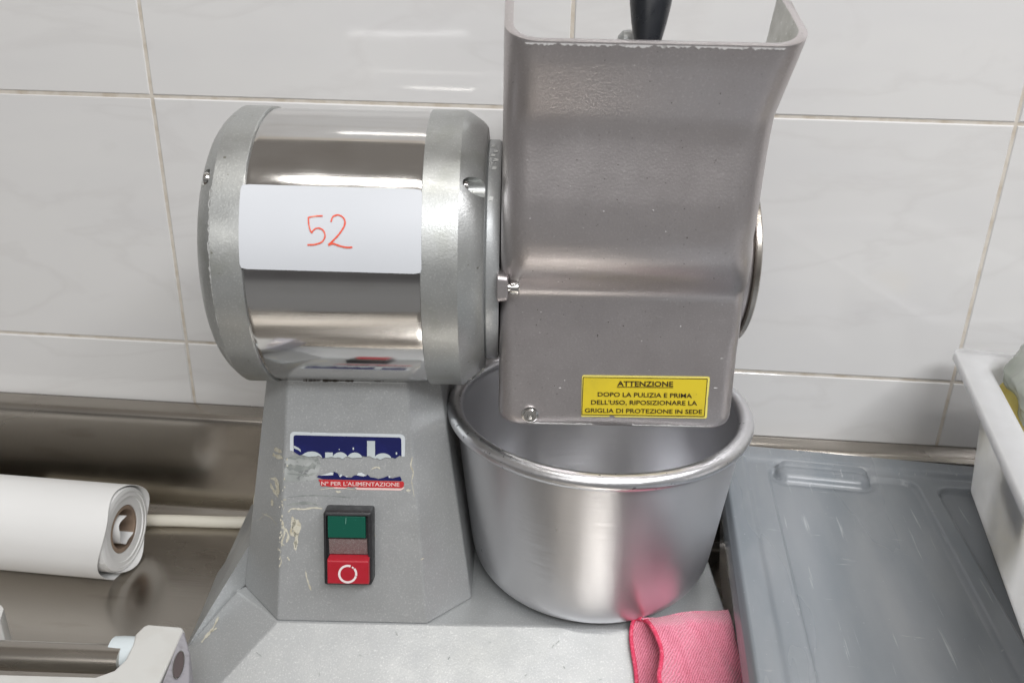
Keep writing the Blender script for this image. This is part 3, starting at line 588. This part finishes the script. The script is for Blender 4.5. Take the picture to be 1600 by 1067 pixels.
# flaked crust on top of the flange
mesh('flaked_paint', *join(*[([( u, -.0833*math.cos(math.radians(t_)), ZA+.0833*math.sin(math.radians(t_))) for u, t_ in ((u0, t0), (u0+.003, t0+.3), (u0+.0036, t0+2.0), (u0+.001, t0+2.6))], [(0, 1, 2, 3)]) for u0, t0 in ((-.0915, 78), (-.0895, 72), (-.0912, 68), (-.0888, 64), (-.0915, 40), (-.0900, 58))]), WORN, root)['kind'] = 'stuff'
# pale nicks down the left corner of the column
nk = []
for _ in range(34):
    yy = random.uniform(300, 760); xx = 218-(yy-300)*.055+random.gauss(0, 5); nk.append(blob(xx+4, yy, random.uniform(1, 4), random.uniform(2, 8), .0004, cz, 9))
mesh('pale_nicks', *join(*nk), FLAKE, root)['kind'] = 'stuff'
SMEAR = mat('grey_smear', (.36, .38, .37), .5, .35, noise=[(60, (.48, .50, .49), .45, .6), (200, (.24, .25, .25), .58, .66)], bump=(120, .3))
mesh('paint_smear', *poly_on(lambda x, y, l: cz(x, y, l), [(214, 345), (250, 338), (300, 345), (352, 352), (360, 372), (350, 398), (338, 412), (345, 428), (300, 436), (214, 440)], .00012), SMEAR, root)
# specks and knocks on the hopper
def hp(x, y, lift=.0004):
    for _ in range(1): p = MF.hit(x, y, 1, -.085)
    for _ in range(4): p = MF.hit(x, y, 1, hv(p[2])-lift)
    return p
hs_ = [blob(random.uniform(830, 1130), random.uniform(90, 640), random.uniform(.5, 1.1), random.uniform(.5, 1.2), .0004, hp, 7) for _ in range(46)]
mesh('dark_specks', *join(*hs_), gr_, hop)['kind'] = 'stuff'
hs_ = [blob(random.uniform(800, 1130), random.uniform(90, 640), random.uniform(.5, 1.6), random.uniform(.4, 1.0), .0004, hp, 7) for _ in range(40)]+[blob(1118, 606, 4, .8, .0004, hp), blob(1128, 560, 2.5, .8, .0004, hp), blob(875, 606, 2, 1, .0004, hp)]
mesh('pale_nicks', *join(*hs_), BARE, hop)['kind'] = 'stuff'
# grime in the joints: under the barrel, at the flange
ju = [streak([(x_, 594.8), (x_+random.uniform(3, 14), 594.8)], random.uniform(1.5, 3.5), .0006, lambda x, y, l: MF.hit(x, y, 1, -.0462)) for x_ in [random.uniform(446, 628) for _ in range(22)]]
mesh('grime', *join(*ju), gr_, root)['kind'] = 'stuff'

# ================================================================== BOWL
bowl = empty('mixing_bowl', (.4293, -.1583, .0802)); tag(bowl, 'round spun aluminium bowl standing under the hopper on the grater base', 'bowl')
outer = catmull([(.001, 0, 0), (.05, 0, 0), (.080, .0005, 0), (.0905, .004, 0), (.0985, .012, 0), (.1035, .024, 0), (.1065, .045, 0), (.1105, .08, 0), (.1145, .115, 0), (.1180, .148, 0)], 6)
inner = catmull([(.1160, .149, 0), (.1125, .115, 0), (.1085, .08, 0), (.1045, .045, 0), (.1010, .025, 0), (.0955, .013, 0), (.0875, .006, 0), (.078, .003, 0), (.05, .0025, 0), (.001, .0025, 0)], 6)
mesh('body', *lathe([(p[0], p[1]) for p in outer+inner], 'z', (0, 0, 0), 160), ALU, bowl, smooth=True, autos=60)
mesh('rim', *lathe([(.1190+.0066*math.cos(a), .1525+.0064*math.sin(a)) for a in np.linspace(0, 2*PI, 20, endpoint=False)], 'z', (0, 0, 0), 160, True), RIMA, bowl, smooth=True, autos=80)

# ================================================================== GREY TRAY (upturned deep tray)
tray = empty('plastic_tray', (TF.o[0], TF.o[1], 0), TF.a); tag(tray, 'slate grey moulded plastic tray with raised rim and oval ridge, right of the bowl', 'tray')
ZT = .132
TWd, TD = .52, .62
nx, ny = 260, 240
X, Y = np.meshgrid(np.concatenate([np.linspace(0, .30, 200), np.linspace(.305, TWd, 44)]), np.concatenate([-np.linspace(0, .36, 220), -np.linspace(.365, TD, 50)]), indexing='ij')
def sdr(x, y, x0, x1, y0, y1, r):     # signed distance inside a rounded rectangle (positive inside)
    cx, cy = (x0+x1)/2, (y0+y1)/2; qx = np.abs(x-cx)-((x1-x0)/2-r); qy = np.abs(y-cy)-((y1-y0)/2-r)
    return -(np.hypot(np.maximum(qx, 0), np.maximum(qy, 0))+np.minimum(np.maximum(qx, qy), 0)-r)
D = sdr(X, Y, 0, TWd, -TD, 0, .022)
Z = ZT-.0075*(1-smoothstep(0, .004, D))
Z = Z-.0045*smoothstep(.020, .028, D)                                   # step down from the rim
Z = Z-.0052*smoothstep(.0, .0028, sdr(X, Y, .044, .182, -.60, -.034, .014))   # long sunk panels
Z = Z-.0060*smoothstep(.0, .0050, sdr(X, Y, .196, .45, -.60, -.040, .016))
el = sdr(X, Y, .052, .140, -.0520, -.0280, .0118)                             # oval ridge
Z = Z+.0095*np.sqrt(np.clip(1-(1-np.clip(el, 0, .0118)/.0118)**2, 0, 1))-.0012*np.exp(-((el+.002)/.003)**2)
#Z = Z+.0011*np.exp(-((X-.215-.00*(Y))/.006)**2)*smoothstep(.03, .06, -Y)
n_, m_ = X.shape
Vt = [(X[i, j], Y[i, j], Z[i, j]) for i in range(n_) for j in range(m_)]
# round the outer corner by pulling border points on to the rounded outline
def pull(x, y, r=.022):
    cx = min(max(x, r), TWd-r); cy = min(max(y, -TD+r), -r); dx, dy = x-cx, y-cy; d = math.hypot(dx, dy)
    if d > r: dx, dy = dx*r/d, dy*r/d
    return cx+dx, cy+dy
Vt = [(*pull(x, y), z) for x, y, z in Vt]
Ft = [(i*m_+j, i*m_+j+1, (i+1)*m_+j+1, (i+1)*m_+j) for i in range(n_-1) for j in range(m_-1)]
mesh('top', Vt, Ft, TRAY, tray, smooth=True, autos=80)
def ring_at(g, z): return [(x, y, z) for x, y in rrect(g, TWd-g, -TD+g, -g, .022-g*.2, 8)]
mesh('side', *loft([ring_at(0, ZT-.0076), ring_at(-.0005, ZT-.010), ring_at(-.0005, ZT-.026), ring_at(.002, ZT-.0265), ring_at(.004, ZT-.024), ring_at(.014, .0)], False, True), TRAY, tray, smooth=True, autos=40)

# ================================================================== WHITE CONTAINER on the tray
ZC = .1245; HC = .25
cf = empty('food_container', (.7605, -.0300, ZC), math.radians(-12.5)); tag(cf, 'white plastic food container with wide rim standing on the grey tray', 'container')
W2, D2 = .25, .42; zt = HC-ZC
def cl(g, z, r): return [(x, y, z) for x, y in rrect(g, W2-g, -D2+g, -g, r, 8)]
cont = mesh('body', *loft([cl(.036, .0005, .018), cl(.0325, .004, .020), cl(.0230, zt-.010, .022), cl(.0225, zt-.003, .022), cl(.0040, zt-.003, .012), cl(.0015, zt-.008, .0118), cl(.0, zt-.008, .0115), cl(.0, zt-.0015, .0115), cl(.0012, zt, .011), cl(.0215, zt, .020), cl(.0245, zt-.0015, .0235), cl(.0255, zt-.006, .0235), cl(.0345, .007, .02), cl(.040, .003, .018)], True, True), WPLAS, cf, smooth=True, autos=60)
# food and bag inside
def lump(cx, cy, cz_, rx, ry, rz, amp, seed, n=90, m=60, folds=9, freq=2.0):
    rg = np.random.default_rng(seed); K = rg.normal(size=(folds, 3))*freq; ph = rg.uniform(0, 6.28, folds); V = []
    for j in range(m+1):
        th = PI*j/m
        for i in range(n):
            a = 2*PI*i/n; d = np.array([math.sin(th)*math.cos(a), math.sin(th)*math.sin(a), math.cos(th)])
            s = sum((1-abs(math.sin(K[k]@d+ph[k]+.8*math.sin(K[(k+1) % folds]@d*1.3))))**1.4 for k in range(folds))/folds
            f = 1+amp*(s-.25)*2.2; V.append((cx+rx*d[0]*f, cy+ry*d[1]*f, cz_+rz*d[2]*f))
    return V, [(j*n+i, j*n+(i+1) % n, (j+1)*n+(i+1) % n, (j+1)*n+i) for j in range(m) for i in range(n)]
CF = Frame(.7605, -.0300, -12.5)
def cfw(p): return V3(CF.R.T@np.array(p, float)+CF.o)
bq = CF.hit(1628, 610, 2, .262)
bag = mesh('plastic_bag', *lump(0, 0, 0, .042, .050, .042, .34, 5, 160, 110, 14, 2.3), BAG, smooth=True, autos=80); bag.location = cfw((.0775, -.072, .254))
tag(bag, 'crumpled cloudy grey plastic bag stuffed in the white container', 'plastic bag')
cq = CF.hit(1566, 618, 2, .215)
chz = mesh('cheese_piece', *lump(0, 0, 0, .014, .018, .034, .12, 11, 60, 40), CHEESE, smooth=True); chz.location = cfw((.0440, -.056, .216)); tag(chz, 'pale yellow food lump beside the bag in the white container', 'food')
pk = CF.hit(1604, 712, 2, .222)
pkt = mesh('food_packet', *loft([[(x, y, z) for x, y in rrect(-.012-g, .06+g, -.050-g, .030+g, .008, 4)] for z, g in ((-.05, -.004), (-.045, 0), (.0, 0), (.005, -.003), (.006, -.010))]), PACK, smooth=True); pk = cfw((.041, -.165, .226)); pkt.location = V3(pk); pkt.rotation_euler = (.05, -.1, math.radians(-14)); tag(pkt, 'mustard yellow packet under the plastic bag in the white container', 'packet')
mk = [poly_on(lambda x, y, l: (x, y, .0063), [(x0, y0), (x0+.003, y0+.001), (x0+.0036, y0+.006), (x0+.0008, y0+.0072)], 0) for x0, y0 in ((-.010, -.012), (-.004, -.018), (.003, -.008), (-.009, -.026), (.001, -.028))]
mesh('dark_print', *join(*mk), INK, pkt)

# ================================================================== PAPER ROLL and CABLE
RP = .0450
pr = empty('paper_roll', (-.028, -.1175, RP), math.radians(-1.5)); tag(pr, 'white roll of baking paper lying on the steel counter at left', 'paper roll')
rad = lambda a: .0245+(.0415-.0245)*a/(2*PI*6)
Lx = .55
sp = []
mesh('paper_body', *lathe([(.0240, -Lx), (.0415, -Lx), (.0415, -.004), (.0412, -.0020), (.0375, -.001), (.0372, -.0018), (.0325, -.0012), (.0322, -.0024), (.0285, -.0022), (.0240, -.003)], 'x', (0, 0, 0), 90, True), PAPER, pr, smooth=True, autos=30)
mesh('core', *lathe([(.0195, -Lx), (.0238, -Lx), (.0238, -.004), (.0232, -.0035), (.0200, -.0035), (.0195, -.004)], 'x', (0, 0, 0), 64, True), CORE, pr, smooth=True, autos=30)
# loose outer wrap: a spiral sheet whose tail hangs forward to the counter
V = []; na, nu = 110, 14
for i in range(na+1):
    a = math.radians(-85+ i*430/na)     # angle in (y,z), tail first
    k = i/na; r_ = .0452-.0034*k+.0030*max(0, .18-k)/.18
    if k < .20: r_ += .004*(.20-k)/.20
    for j in range(nu+1):
        t_ = j/nu; xe = .000-.010*max(0, .3-k)/.3+.004*math.sin(3*a)
        x = -Lx+(Lx+xe)*t_; V.append((x, -r_*math.sin(a+PI/2+PI)*1.0, max(-RP+.0008, -r_*math.cos(a+PI/2+PI)) if False else r_*math.sin(a)))
        V[-1] = (x, r_*math.cos(a)*(-1)+0, max(-RP+.0006, r_*math.sin(a)))
Fw = [(i*(nu+1)+j, (i+1)*(nu+1)+j, (i+1)*(nu+1)+j+1, i*(nu+1)+j+1) for i in range(na) for j in range(nu)]
lw = mesh('loose_sheet', V, Fw, PAPER, pr, smooth=True, autos=80); sheet_thick(lw, .0003)
# crumpled end of paper inside the core
cv = []
for i in range(30):
    a = i/29*4.4-1.0
    for x in (-.03, -.004, .001): cv.append((x+.001*math.sin(i*.7), -.0035+(.0125+.0015*math.sin(i*.3))*math.cos(a+2.1), .0+(.0165-.0002*i)*math.sin(a+2.1)))
mesh('inner_sheet', cv, [(3*i+j, 3*i+3+j, 3*i+4+j, 3*i+1+j) for i in range(29) for j in range(2)], PAPER, pr, smooth=True)
cb = mesh('power_cable', *tube(catmull([(-.20, -.056, .0066), (-.09, -.052, .0066), (-.02, -.046, .0066), (.03, -.043, .0066), (.08, -.040, .0068), (.16, -.040, .0066), (.24, -.055, .0066)], 8), .0064, 18), CABLE, smooth=True)
tag(cb, 'cream power cable running along the upstand between roll and grater', 'cable')

# ================================================================== WHITE APPLIANCE bracket, lower left
def bh(x, y, z): return V3(WF.hit(x, y, 2, z))
ap = empty('white_appliance', bh(180, 1030, 0.0)); tag(ap, 'white enamelled appliance frame with a steel guide rod, cut off at lower left', 'appliance')
ol = np.array(ap.location)
def al(p): return V3(np.array(p)-ol)
TZ = .105
top = [(224, 977), (232, 974), (284, 978), (288, 984), (249, 1066), (240, 1085), (-60, 1085), (-60, 1050), (150, 1056), (178, 1046), (195, 1030), (207, 1006), (211, 990)]
tp = [np.array(bh(x, y, TZ)) for x, y in top]
# the right cheek leans outward below the top face
r0_ = [al(p) for p in tp]; r1_ = [al(p+np.array([0, 0, -.055])) for p in tp]
fr = mesh('frame', *loft([r1_, r0_]), WCAST, ap, bevel=.002, seg=3)
ck = [bh(286, 980, TZ-.0003), bh(297, 1020, TZ-.004), bh(296, 1100, TZ-.004), bh(240, 1100, TZ-.0003)]
ckb = [tuple(np.array(p)+np.array([-.002, 0, -.06])) for p in ck]
cheek = mesh('cheek', *loft([[al(p) for p in ckb], [al(p) for p in ck]]), mat('grey_machined_face', (.40, .39, .42), .45, .3, noise=[(200, (.30, .29, .31), .5, .7)]), ap, bevel=.0012)
hc = np.array(bh(279, 1038, TZ-.0013)); hn = np.cross(np.array(ck[1])-np.array(ck[0]), np.array(ck[3])-np.array(ck[0])); hn /= np.linalg.norm(hn); hn *= -1 if hn[2] < 0 else 1
def onck(x, y, l): return WF.plane(x, y, np.array(ck[0])+hn*l, hn)
def ell(rx, ry, l, n=28): return [al(onck(279+rx*math.cos(a)-ry*.18*math.sin(a), 1038+ry*math.sin(a), l)) for a in np.linspace(0, 2*PI, n, endpoint=False)]
mesh('bore_rim', *loft([ell(9.0, 23, .0006), ell(8.6, 22.5, .0030), ell(7.6, 21, .0030), ell(7.2, 20, .0020)], False, False), CHROME, ap, smooth=True)
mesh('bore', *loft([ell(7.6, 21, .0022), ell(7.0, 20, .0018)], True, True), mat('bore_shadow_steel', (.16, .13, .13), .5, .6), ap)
ra, rb_ = np.array(bh(-80, 1020, TZ-.013)), np.array(bh(192, 1030, TZ-.013))
mesh('guide_rod', *tube([al(ra), al(ra*.5+rb_*.5), al(rb_)],     .0105, 40), COUNTER, ap, smooth=True)
dv = (rb_-ra)/np.linalg.norm(rb_-ra); bc = np.array(bh(190, 1020, TZ-.013))
mesh('bushing', *tube([al(bc-dv*.0065), al(bc-dv*.006), al(bc), al(bc+dv*.012)], [.0100, .0118, .0122, .0122], 32), NYLON, ap, smooth=True)
tip = [bh(-30, 940, TZ), bh(2, 944, TZ), bh(6, 950, TZ), bh(0, 968, TZ), bh(-30, 985, TZ)]
mesh('arm_tip', *loft([[al(np.array(p)+[0, 0, -.03]) for p in tip], [al(p) for p in tip]]), WCAST, ap, bevel=.001)

# ================================================================== PINK CLOTH folded over the right end of the base
cl_ = empty('cleaning_cloth', (.52, -.27, .08)); tag(cl_, 'pink microfibre cleaning cloth folded beside the bowl on the grater base', 'cloth')
oc = np.array(cl_.location)
def cp(x, y, lift):      # a point over the sloping base front
    p = MF.plane(x, y, np.array([0, -.0906, .08])+fnn*lift, fnn); q = MF.R.T@p+MF.o; return q-oc
# rows run down the sheet, columns run left to right
left = [(1003, 967), (1013, 972), (1022, 985), (1030, 1003), (1034, 1020), (1032, 1040), (1030, 1060), (1042, 1110), (1050, 1190)]
right = [(1138, 951), (1142, 962), (1147, 980), (1151, 1000), (1156, 1020), (1161, 1040), (1167, 1060), (1178, 1110), (1196, 1190)]
Lp = catmull([(x, y, 0) for x, y in left], 6); Rp = catmull([(x, y, 0) for x, y in right], 6); nc = 46
V = []; nr = len(Lp)
for i in range(nr):
    for j in range(nc+1):
        s = j/nc; k = i/(nr-1); q = Lp[i]*(1-s)+Rp[i]*s
        lift = .006+.018*smoothstep(0, .22, k)*(1-.45*s)+.0035*math.sin(2.6*PI*(s+.35*k))*k+.0022*math.sin(7*s+3*k)+.0022*math.sin(11*s-6*k)+.0035*math.exp(-((s-.45-.5*k)/.09)**2)+.0025*math.exp(-((s-.15-.3*k)/.06)**2)*k-.006*(1-smoothstep(0, .06, s))*smoothstep(.05, .3, k)*0
        y_ = q[1]+(4.5*math.sin(PI*s)*(1-k)*(-.6)) + 1.2*math.sin(9*s)*(1-k)
        V.append(V3(cp(q[0], y_, lift)))
F = [(i*(nc+1)+j, (i+1)*(nc+1)+j, (i+1)*(nc+1)+j+1, i*(nc+1)+j+1) for i in range(nr-1) for j in range(nc)]
fs = mesh('front_layer', V, F, CLOTH, cl_, smooth=True, autos=90); so = fs.modifiers.new('s', 'SOLIDIFY'); so.thickness = .0018; so.offset = -1
edge = [V[i*(nc+1)] for i in range(nr)]
# back layer: from the fold it bows left and down to the base
lb_ = catmull([(x, y, 0) for x, y in [(1003, 967), (993, 966), (988, 975), (986, 995), (989, 1020), (993, 1045), (997, 1090), (1008, 1190)]], 6)
V2 = []; ns = 12
for i, p in enumerate(lb_):
    k = i/(len(lb_)-1)
    for j in range(ns+1):
        s = j/ns; lift = .0060*(1-k)+.0022+(-.000)*s+.010*(1-smoothstep(0, .15, k))*(1-s)*.4+.003*math.sin(PI*s)*(1-k)
        tgt = np.array([1003+60*smoothstep(0, .2, k), 967+ (p[1]-967)*.98])
        V2.append(V3(cp(p[0]*(1-s)+tgt[0]*s, p[1]*(1-s)+tgt[1]*s, max(.0015, lift-.004*s*smoothstep(0, .2, k)))))
F2 = [(i*(ns+1)+j, (i+1)*(ns+1)+j, (i+1)*(ns+1)+j+1, i*(ns+1)+j+1) for i in range(len(lb_)-1) for j in range(ns)]
bl = mesh('back_layer', V2, F2, CLOTH, cl_, smooth=True, autos=90); so = bl.modifiers.new('s', 'SOLIDIFY'); so.thickness = .0014; so.offset = 0
mesh('hem', *tube(edge, .0017, 10), HEM, cl_, smooth=True)
mesh('hem', *tube([V2[i*(ns+1)] for i in range(len(lb_))], .0017, 10), HEM, cl_, smooth=True)
